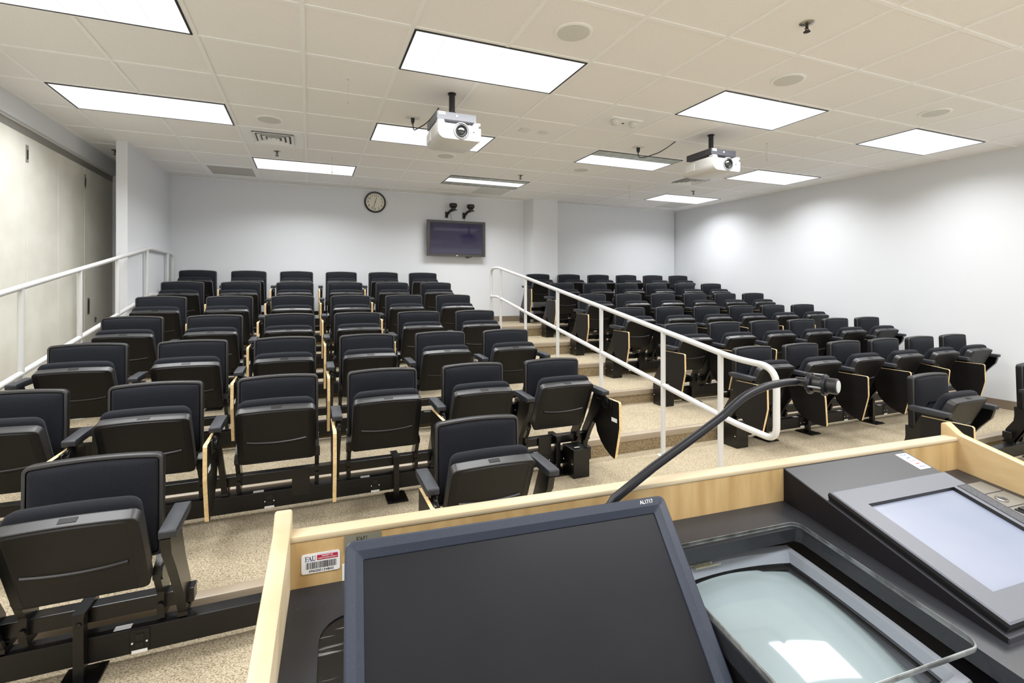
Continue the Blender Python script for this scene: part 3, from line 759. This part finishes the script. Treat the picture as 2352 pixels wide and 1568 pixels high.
# ------------------------------------------------------------------ stair rails
def handrail(name, label, top, low, posts, r, feet):
    t = thing(name, label, 'handrail', (top[0][0], posts[0][1], feet[0]))
    o = Vector(t.location)
    sub = lambda P: [Vector(p)-o for p in P]
    bm = bmesh.new(); tube(bm, sub(top), r, 16); finish('top_rail', bm, M['rail'], t, 60)
    bm = bmesh.new(); tube(bm, sub(low), r, 16); finish('lower_rail', bm, M['rail'], t, 60)
    for (x, y, z1), z0 in zip(posts, feet):
        bm = bmesh.new(); tube(bm, sub([(x, y, z0), (x, y, z1)]), r*.95, 16); lathe(bm, [(.045, 0), (.045, .005), (.024, .008)], Vector((x, y, z0))-o, 20); finish('post', bm, M['rail'], t, 60)
    return t
x = 2.65
top = fillet([(x, 7.35, 1.10), (x, 7.35, 1.785), (x, 7.055, 1.795), (x, 6.0, 1.620), (x, 2.52, 1.013), (x, 2.195, .998), (x, 2.195, .72)], .12, 7)
low = fillet([(x, 7.35, 1.350), (x, 7.055, 1.350), (x, 6.0, 1.165), (x, 2.52, .578), (x, 2.195, .552), (x, 2.195, .72)], .085, 6)
zt = lambda y: 1.013 + (y-2.52)*(1.620-1.013)/(6.0-2.52)
ys = [2.642, 3.247, 4.165, 5.086, 6.006, 6.926]
handrail('stair_rail', 'white painted steel handrail descending the middle aisle beside the right block', top, low,
         [(x, y, zt(y)) for y in ys] + [(x, 7.35, 1.2)], .0205, [LV[1], LV[1], LV[2], LV[3], LV[4], LV[5], LV[6]])
x = -1.755; k = .975
zl = lambda y: 1.49 + (y-4.233)*(1.955-1.475)/(7.09-4.16) - .0
top = fillet([(x, 8.11, LV[6]), (x, 8.11, 1.955), (x, 7.06, 1.955), (x, 2.9, zl(2.9))], .09, 6)
low = fillet([(x, 8.11, 1.40), (x, 7.06, 1.40), (x, 2.9, .925-(4.22-2.9)*.17)], .05, 5)
ys = [3.28, 4.233, 5.13, 6.0, 6.95, 7.85]
def lvl(y):
    z = LV[0]
    for kk in range(1, 7):
        if y > NY[kk]: z = LV[kk]
    return z
handrail('stair_rail', 'white painted steel handrail along the folding partition on the left', top, low,
         [(x, y, min(zl(y), 1.955)) for y in ys], .0195, [lvl(y) for y in ys])

# ------------------------------------------------------------------ lectern (local axes: u along its back panel, v away from the speaker, z up)
LA = (-.0198, .6076); LROT = R(-3.3403); W = 1.142
LT = Matrix.Translation((LA[0], LA[1], 0)) @ Matrix.Rotation(LROT, 4, 'Z')
ZT, ZD, SL = 1.21, 1.151, .13                       # rim, desk at the back panel, desk slope
lec = thing('lectern', 'maple lectern with raised rim and black sloping desk in the foreground', 'lectern', (LA[0], LA[1], 0), LROT)
desk_m = Matrix.Translation((0, 0, ZD)) @ Matrix.Rotation(math.atan(SL), 4, 'X')
cs = math.cos(math.atan(SL))
bm = bmesh.new(); box(bm, 0, W, .0, .020, .02, ZT-.0072); finish('back_panel', bm, M['maple'], lec)
bm = bmesh.new(); box(bm, -.001, W+.001, -.0015, .0215, ZT-.0072, ZT, bev=.0022); finish('rim_cap', bm, M['maplecap'], lec, 40)
def side(u0, u1):
    pr = [(.028, .02), (.028, ZT+.0205), (.020, ZT+.0225), (.0, ZT+.0055), (-.12, ZT-.026), (-.56, ZT-.15), (-.60, ZT-.17), (-.60, .02)]
    bm = bmesh.new(); prism(bm, pr, u0, u1, 'x', bev=.0025); return finish('side_panel', bm, M['maplecap'] if u1 < .5 else M['mapleside'], lec, 40)
M['mapleside'] = mat('maple side', srgb(205, 176, 128), .4, noise=(34, srgb(184, 152, 102), .40, .72, (1, .2, 1)), bump=(120, .05, .001))
side(-.0185, .0); side(W, W+.0185)
def rrect(u0, u1, v0, v1, r, n=6):
    pts = []
    for cx, cy, a0 in ((u1-r, v0+r, -90), (u1-r, v1-r, 0), (u0+r, v1-r, 90), (u0+r, v0+r, 180)):
        for k in range(n+1):
            a = R(a0+90*k/n); pts.append((cx+r*math.cos(a), (cy+r*math.sin(a))))
    return pts
D2 = lambda pts: [(u, v/cs) for u, v in pts]
rec = D2(rrect(.033, .4315, -.42, -.052, .03)); opn = D2(rrect(.4345, .680, -.42, -.062, .010))
holed_plate('desk_top', [(0, -.60), (W, -.60), (W, 0), (0, 0)], [rec, opn], .02, M['desk'], lec, desk_m @ Matrix.Translation((0, 0, -.01)))
bm = bmesh.new()                                   # black board seen in the monitor recess
pts = D2([(.0315, -.43), (.0502, -.43), (.0566, -.10), (.4325, -.10), (.4325, -.0505), (.0615, -.0505)] + [(.0615+.03*math.cos(R(90+15*k)), -.0805+.03*math.sin(R(90+15*k))) for k in range(1, 7)]); prism(bm, pts, -.016, -.0015, 'z'); xform(bm, desk_m); finish('recess_board', bm, M['recess'], lec)
bm = bmesh.new()                                   # well for the tube monitor
for a in ((.432, .4335, -.42, -.03), (.700, .706, -.42, -.03), (.432, .706, -.036, -.030), (.432, .706, -.42, -.414)):
    box(bm, a[0], a[1], a[2], a[3], -.30, -.019)
box(bm, .432, .706, -.42, -.03, -.306, -.30); xform(bm, desk_m); finish('monitor_well', bm, M['black'], lec)
bm = bmesh.new(); lathe(bm, [(.006, -.002), (.006, .001), (.002, .0015)], (.6795, -.31, -.045), 12, 'x'); xform(bm, desk_m); finish('well_screw', bm, M['steel'], lec)
bm = bmesh.new(); box(bm, 0, W, -.60, -.58, .02, 1.05); box(bm, 0, W, -.58, 0, .02, .05); finish('cabinet_front', bm, M['maple'], lec)
# raised sloping housing on the right, its top runs down to the desk
bm = bmesh.new()
zt0, sl2 = 1.2033, .291; f = -.2825
prism(bm, [(0, ZD-.002), (0, zt0), (f, zt0+sl2*f), (f, ZD+SL*f-.002)], .7188, .992, 'x', 1, 0, bev=.0012); finish('sloped_housing', bm, [M['wedge'], M['wedgeside']], lec)
wm = Matrix.Translation((0, 0, zt0)) @ Matrix.Rotation(math.atan(sl2), 4, 'X'); c2 = math.cos(math.atan(sl2))
bm = bmesh.new(); box(bm, .9600, .9865, -.0495/c2, -.0095/c2, 0, .0006); xform(bm, wm); nt_ = finish('handwritten_note', bm, M['white'], lec)
tag(nt_, 'white strip of paper with faint handwriting')
q = random.Random(11)
for i, (mm_, w_) in enumerate((('blue', .008), ('blue', .006), ('pink', .010), ('pink', .0045), ('blue', .008))):
    bm = bmesh.new(); pts = []; u0 = .9735-w_; v0 = -.0145-.0078*i
    for k in range(19): pts.append((u0+2*w_*k/18, v0+.0016*math.sin(k*1.9)+.0008*q.uniform(-1, 1), .0009))
    tube(bm, pts, .00026, 5); xform(bm, wm); finish('handwriting', bm, M[mm_], nt_)
# asset label with barcode
lm = Matrix.Translation((.0320, -.0006, ZT-.0327)) @ Matrix.Rotation(R(90), 4, 'X')
bm = bmesh.new(); pts = rrect(-.0206, .0206, -.0112, .0112, .0028); prism(bm, pts, 0, .0005, 'z'); xform(bm, lm); al = finish('asset_label', bm, M['white'], lec)
def monogram(parent, mtx, h, m):
    bm = bmesh.new(); k = h/6.0
    B = lambda x0, x1, y0, y1: box(bm, x0*k, x1*k, y0*k, y1*k, 0, .0002)
    B(.6, 1.5, 0, 6); B(0, 4.4, 5.6, 6); B(4.0, 4.4, 4.7, 6); B(0, 2.2, 0, .4); B(1.5, 3.4, 2.9, 3.3); B(3.0, 3.4, 2.3, 3.9)
    prism(bm, [(3.6*k, 0), (4.1*k, 0), (6.1*k, 5.3*k), (6.0*k, 6*k)], 0, .0002, 'z'); prism(bm, [(7.2*k, 0), (8.3*k, 0), (6.2*k, 6*k), (5.6*k, 5.0*k)], 0, .0002, 'z')
    B(3.0, 4.7, 0, .4); B(6.6, 9.0, 0, .4); B(4.6, 7.2, 1.8, 2.2)
    B(8.9, 9.8, 1.2, 6); B(8.3, 10.5, 5.6, 6); B(12.1, 12.5, 1.2, 6); B(11.5, 13.1, 5.6, 6); B(9.3, 12.3, .0, .5); B(9.0, 9.9, .4, 1.4); B(11.8, 12.5, .4, 1.4)
    xform(bm, mtx @ Matrix.Translation((-6.5*k, -3*k, 0))); return finish('monogram', bm, m, parent)
monogram(al, lm @ Matrix.Translation((-.0112, .0057, .0005)), .0052, M['navy'])
bm = bmesh.new(); box(bm, -.0175, -.0052, .0024, .0026, .0005, .0006); box(bm, -.004, .0175, .0096, .0098, .0005, .0006); xform(bm, lm); finish('rule', bm, M['blue'], al)
bm = bmesh.new(); box(bm, -.0042, .0182, .0030, .0086, .0005, .0007); xform(bm, lm); finish('red_band', bm, M['red'], al)
text_mesh('label_text', 'PROPERTY OF', .0019, M['white'], al, lm @ Matrix.Translation((.007, .0070, .0008)))
text_mesh('label_text', 'FLORIDA ATLANTIC UNIVERSITY', .0016, M['white'], al, lm @ Matrix.Translation((.007, .0046, .0008)), sx=.86)
bm = bmesh.new(); xx = -.0158; rr = random.Random(3)
while xx < .0166:
    w_ = rr.choice((.0003, .0003, .0006, .0009)); box(bm, xx, xx+w_, -.0060, .0014, .0005, .0007); xx += w_+rr.choice((.0003, .0004, .0006))
xform(bm, lm); finish('barcode', bm, M['ink'], al)
text_mesh('label_text', '496000134843', .0040, M['ink'], al, lm @ Matrix.Translation((.0004, -.0086, .0006)), sx=1.12)
bm = bmesh.new(); pts = rrect(.0573, .0985, ZT-.0270, ZT-.0076, .0012); prism(bm, pts, -.0012, -.0002, 'y'); pq = finish('metal_plaque', bm, mat('olive plaque', srgb(140, 138, 120), .4, metal=.3), lec)
monogram(pq, Matrix.Translation((.0765, -.0012, ZT-.0135)) @ Matrix.Rotation(R(90), 4, 'X'), .0056, M['ink'])
bm = bmesh.new(); box(bm, .0549, .075, -.0007, 0, ZT-.0588, ZT-.0400); finish('white_sticker', bm, M['white'], lec)
# control plate beside the touch panel
bm = bmesh.new(); box(bm, 1.048, 1.122, -.30, -.046, 0, .003, 0, .001); xform(bm, desk_m); cp = finish('control_plate', bm, M['ctrl'], lec)
bm = bmesh.new()
for v in (-.078, -.115, -.170, -.21): box(bm, 1.05, 1.120, v-.0008, v+.0008, .003, .0034)
box(bm, 1.062, 1.098, -.160, -.122, .003, .005, 1); box(bm, 1.066, 1.10, -.158, -.124, .005, .008, 0)
box(bm, 1.064, 1.10, -.167, -.163, .003, .0036, 2)
for u in (1.078, 1.09): box(bm, u-.0013, u+.0013, -.15, -.132, .008, .0085, 1)
xform(bm, desk_m); finish('button_block', bm, [M['gap'], M['ink'], M['white']], cp)
for v in (-.096, -.186):
    bm = bmesh.new(); lathe(bm, [(.009, .003), (.009, .0045), (.0075, .005), (.007, .0036), (.003, .0036)], (1.082, v, 0), 24); xform(bm, desk_m); kb = finish('round_jack', bm, M['chrome'], cp, 30)
    bm = bmesh.new(); lathe(bm, [(.0055, .0035), (.0055, .0042), (.002, .0044)], (1.082, v, 0), 16); xform(bm, desk_m); finish('socket', bm, M['gap'], kb)

# ---- touch panel lying on the sloping housing
tpn = thing('touch_panel', 'flat grey touch screen panel lying on the sloping housing of the lectern', 'touch screen', (LA[0], LA[1], 0), LROT)
th = .013
bm = bmesh.new()
o_ = [(.7212, -.2790/c2), (.9730, -.2790/c2), (.9730, -.0722/c2), (.7212, -.0722/c2)]
def offs(p, i): return [(p[0][0]+i, p[0][1]+i), (p[1][0]-i, p[1][1]+i), (p[2][0]-i, p[2][1]-i), (p[3][0]+i, p[3][1]-i)]
inn = [(.7556, -.2462/c2), (.9396, -.2462/c2), (.9396, -.1045/c2), (.7580-.0024, -.1045/c2)]
rings = [[(u, v, .0005) for u, v in offs(o_, .002)], [(u, v, th-.005) for u, v in o_], [(u, v, th-.0012) for u, v in offs(o_, .0008)], [(u, v, th) for u, v in offs(o_, .003)],
         [(u, v, th) for u, v in inn], [(u, v, th-.006) for u, v in offs(inn, .001)]]
loft(bm, rings, mis=[1, 1, 0, 0, 1, 1], cap1=False); bmesh.ops.recalc_face_normals(bm, faces=bm.faces[:]); xform(bm, wm); finish('bezel', bm, [M['touchb'], M['black']], tpn)
bm = bmesh.new(); box(bm, inn[0][0], inn[1][0], inn[0][1], inn[2][1], th-.007, th-.0052); xform(bm, wm); finish('screen', bm, M['touchs'], tpn)
bm = bmesh.new(); box(bm, .9490, .9685, -.245/c2, -.1045/c2, th-.001, th+.0004); xform(bm, wm); ss = finish('speaker_strip', bm, M['mesh'], tpn)
bm = bmesh.new()
for a in ((.948, .9695, -.1052/c2, -.104/c2), (.948, .9490, -.245/c2, -.104/c2), (.9685, .9695, -.245/c2, -.104/c2)): box(bm, a[0], a[1], a[2], a[3], th-.001, th+.0007)
xform(bm, wm); finish('strip_edge', bm, M['black'], ss)

# ---- desktop monitor leaning in the recess
mon = thing('desktop_monitor', 'large blue-grey framed computer monitor, screen off, leaning back in the lectern', 'monitor', (.0326, .5228, HC-.2542), -.0787)
TL = .7039                                           # lean back from vertical
mm = Matrix.Rotation(-TL, 4, 'X')                    # local: x right, z up the screen, y away
MW, MH, bz = .372, .335, .0182
def mring(i, y, ib=None): 
    ib = i if ib is None else ib
    return [(i+x*0, y, z) for x, z in ()] or [(a, y, b) for a, b in ((i, -MH+ib), (MW-i, -MH+ib), (MW-i, -i), (i, -i))]
def rr_ring(i, y, r):
    return [(x, y, z) for x, z in outline(MW-2*i, MH-2*i, max(r-i, .001), 0, 4, MW/2, -MH/2)]
bm = bmesh.new()
loft(bm, [rr_ring(.02, .034, .02), rr_ring(.0, .024, .008), rr_ring(0, .0045, .008), rr_ring(.0006, .0015, .008), rr_ring(.0025, 0, .008), rr_ring(.0105, .0008, .008), rr_ring(bz-.0005, .0062, .0005), rr_ring(bz, .0085, .0005)], cap1=False)
xform(bm, mm); finish('bezel', bm, M['monbez'], mon, 25)
bm = bmesh.new(); box(bm, bz-.002, MW-bz+.002, .0078, .010, -MH+bz-.002, -bz+.002); xform(bm, mm); finish('screen', bm, M['monscr'], mon)
bm = bmesh.new(); box(bm, .06, MW-.06, .034, .07, -MH+.09, -.07, bev=.012); xform(bm, mm); finish('rear_housing', bm, M['monbez'], mon)
text_mesh('model_text', 'AL1717', .0062, M['white'], mon, mm @ Matrix.Translation((MW-.0268, .0002, -.0058)) @ Matrix.Rotation(R(90), 4, 'X'), .0003, sx=.92)

# ---- tube monitor sunk in the well, under a clear cover
CB = .0080; CTX = -.01; CTY = .076
crt = thing('tube_monitor', 'grey green tube television sunk in the lectern under a clear cover', 'monitor', (LA[0], LA[1], 0), LROT)
cm = desk_m @ Matrix.Translation((.5575, -.165, -.044))
def cring(hw, hh, z, bul):
    pts = []
    n = 10
    for k in range(n): u = -1+2*k/n; pts.append((u*hw, -hh-bul*(1-u*u), z))
    for k in range(n): u = -1+2*k/n; pts.append((hw+bul*.35*(1-u*u), u*hh, z))
    for k in range(n): u = 1-2*k/n; pts.append((u*hw, hh+bul*(1-u*u), z))
    for k in range(n): u = 1-2*k/n; pts.append((-hw-bul*.35*(1-u*u), u*hh, z))
    return pts
bm = bmesh.new()
loft(bm, [cring(.113, .110, -.16, .0), cring(.1195, .1165, -.02, .006), cring(.1195, .1165, .006, .007), cring(.117, .114, .010, .008), cring(.110, .104, .008, .010), cring(.106, .0965, -.004, .011)], cap1=False)
xform(bm, cm); finish('bezel', bm, M['crtb'], crt, 40)
bm = bmesh.new()
loft(bm, [cring(.1065, .097, -.008, .011), cring(.100, .0905, -.0085, .010)], cap0=False, cap1=False); xform(bm, cm); finish('tube_surround', bm, M['black'], crt)
bm = bmesh.new(); n = 24; V = []
for j in range(n+1):
    row = []
    for i in range(n+1):
        p, q = -1+2*i/n, -1+2*j/n; x_ = p*(.103+.0037*(1-q*q)); y_ = q*(.0935+.0105*(1-p*p))
        row.append(bm.verts.new((x_, y_, -.004-CB*(x_*x_+y_*y_)/.0091+CTX*x_+CTY*y_)))
    V.append(row)
for j in range(n):
    for i in range(n): bm.faces.new((V[j][i], V[j][i+1], V[j+1][i+1], V[j+1][i]))
xform(bm, cm); finish('tube_face', bm, M['crt'], crt, 80)
bm = bmesh.new()
for k in range(9): box(bm, .03, .10, -.128-k*.003, -.1265-k*.003, .004, .0065)
box(bm, -.11, .112, -.170, -.122, -.02, .0045); xform(bm, cm); finish('speaker_grille', bm, M['crtb'], crt)
bm = bmesh.new()
for u0, u1, v in ((-.062, -.018, .1140), (-.050, -.022, .1115), (-.050, -.024, .1095), (-.050, -.010, .1075)):
    x_ = u0
    while x_ < u1: box(bm, x_, x_+.0022, v-.0004, v+.0004, .0085, .0104); x_ += .003
xform(bm, cm); finish('printed_lines', bm, M['wire'], crt)

cov = thing('clear_cover', 'clear acrylic sheet with polished edge covering the sunken tube television', 'cover', (LA[0], LA[1], 0), LROT)
cpts = D2(rrect(.4330, .6815, -.279, -.0555, .014))
def ins(pts, i):
    cx = sum(p[0] for p in pts)/len(pts); cy = sum(p[1] for p in pts)/len(pts)
    return [(p[0]-i*(1 if p[0] > cx else -1)*min(1, abs(p[0]-cx)/.09), p[1]-i*(1 if p[1] > cy else -1)*min(1, abs(p[1]-cy)/.085)) for p in pts]
bm = bmesh.new(); vs = [bm.verts.new((p[0], p[1], .0065)) for p in ins(cpts, .001)]; bm.faces.new(vs); xform(bm, desk_m); finish('sheet', bm, M['acrylic'], cov, recalc=False)
bm = bmesh.new()
loft(bm, [[(p[0], p[1], z) for p in ins(cpts, i)] for i, z in ((.0012, .001), (0, .0012), (0, .0058), (.0006, .0066), (.0016, .0066))], cap0=False, cap1=False)
xform(bm, desk_m); finish('polished_edge', bm, M['acedge'], cov, 50)

# ---- gooseneck microphone clamped behind the monitor
mic = thing('gooseneck_microphone', 'black gooseneck microphone rising from the lectern back panel', 'microphone', (LA[0], LA[1], 0), LROT)
v = -.02
pth = [(.392, v, 1.196), (.4004, v, 1.2055), (.4621, v, 1.2411), (.5352, v, 1.278), (.5815, v, 1.3022), (.6054, v, 1.3185), (.6298, v, 1.3310), (.6632, v, 1.3400), (.6976, v, 1.3433), (.722, v, 1.3435)]
bm = bmesh.new(); tube(bm, pth[:5]+[(.588, v, 1.3062)], [.0048, .0062, .0062, .0060, .0058, .0058], 16); finish('stem', bm, M['rubber'], mic, 60)
Q = []
PV = [Vector(p) for p in pth[4:]]
for i in range(len(PV)-1):
    a = PV[max(i-1, 0)]; b = PV[i]; c_ = PV[i+1]; d = PV[min(i+2, len(PV)-1)]
    for kk in range(12):
        u = kk/12; Q.append(.5*((2*b)+(c_-a)*u+(2*a-5*b+4*c_-d)*u*u+(3*b-a-3*c_+d)*u**3))
Q.append(PV[-1])
bm = bmesh.new(); tube(bm, Q, [.0056+.0004*(i % 2) for i in range(len(Q))], 16); finish('flexible_neck', bm, M['rubber'], mic, 80)
HP = Vector((.733, v, 1.343)); HM = Matrix.Translation(HP) @ Matrix.Rotation(R(-68), 4, 'Z') @ Matrix.Diagonal((.72, 1, 1, 1)) @ Matrix.Translation(-HP)
bm = bmesh.new(); lathe(bm, [(.0062, -.012), (.0068, 0), (.0068, .018)], (.735, v, 1.3434), 20, 'x'); lathe(bm, [(.0105, .0), (.0118, .003), (.0118, .058), (.0105, .060)], (.743, v, 1.3425), 28, 'x'); xform(bm, HM); hd = finish('capsule', bm, M['black'], mic, 40)
for xx in (.7515, .7790):
    bm = bmesh.new(); lathe(bm, [(.0115, -.004), (.0158, -.0035), (.0165, 0), (.0158, .0035), (.0115, .004)], (xx, v, 1.3425), 28, 'x'); xform(bm, HM); finish('shock_ring', bm, M['rubber'], mic, 40)
bm = bmesh.new()
for a in (70, 190, 310): 
    tube(bm, [(.7515, v+.0150*math.cos(R(a)), 1.3425+.0150*math.sin(R(a))), (.7790, v+.0150*math.cos(R(a)), 1.3425+.0150*math.sin(R(a)))], .0014, 8)
xform(bm, HM); finish('strut', bm, M['grey'], hd)
bm = bmesh.new(); lathe(bm, [(.0092, .0), (.0088, .0012), (.003, .0018)], (.8030, v, 1.3425), 24, 'x'); xform(bm, HM); finish('mesh_tip', bm, M['micgrey'], hd, 40)
bm = bmesh.new(); tube(bm, [(.392, v, 1.148), (.392, v, 1.199)], .0062, 14); box(bm, .375, .409, -.032, -.002, 1.140, 1.155, bev=.002); finish('clamp_base', bm, M['black'], mic, 40)

# ------------------------------------------------------------------ camera and world
cam = bpy.data.cameras.new('camera'); co = bpy.data.objects.new('camera', cam); COL.objects.link(co)
co.location = (0, 0, HC); co.rotation_euler = (R(90), 0, -.3883)
cam.sensor_width = 36; cam.lens = 36*1137.3/2352; cam.shift_y = -(784-660.1)/2352; cam.clip_start = .03
scene.camera = co
w = bpy.data.worlds.new('world'); scene.world = w; w.use_nodes = True
w.node_tree.nodes['Background'].inputs['Color'].default_value = (1, .985, .955, 1); w.node_tree.nodes['Background'].inputs['Strength'].default_value = 1.1
scene.view_settings.view_transform = 'Standard'; scene.view_settings.look = 'None'
scene.view_settings.exposure = 0.25; scene.view_settings.gamma = 1.1
scene.cycles.use_denoising = True
scene.cycles.max_bounces = 6; scene.cycles.diffuse_bounces = 4; scene.cycles.glossy_bounces = 3; scene.cycles.transparent_max_bounces = 8

# drop the loose master meshes' objects (their copies carry the data)
for o in list(SP.values()) + [OUT, OUTL, POST, BASE, COVER]: bpy.data.objects.remove(o)
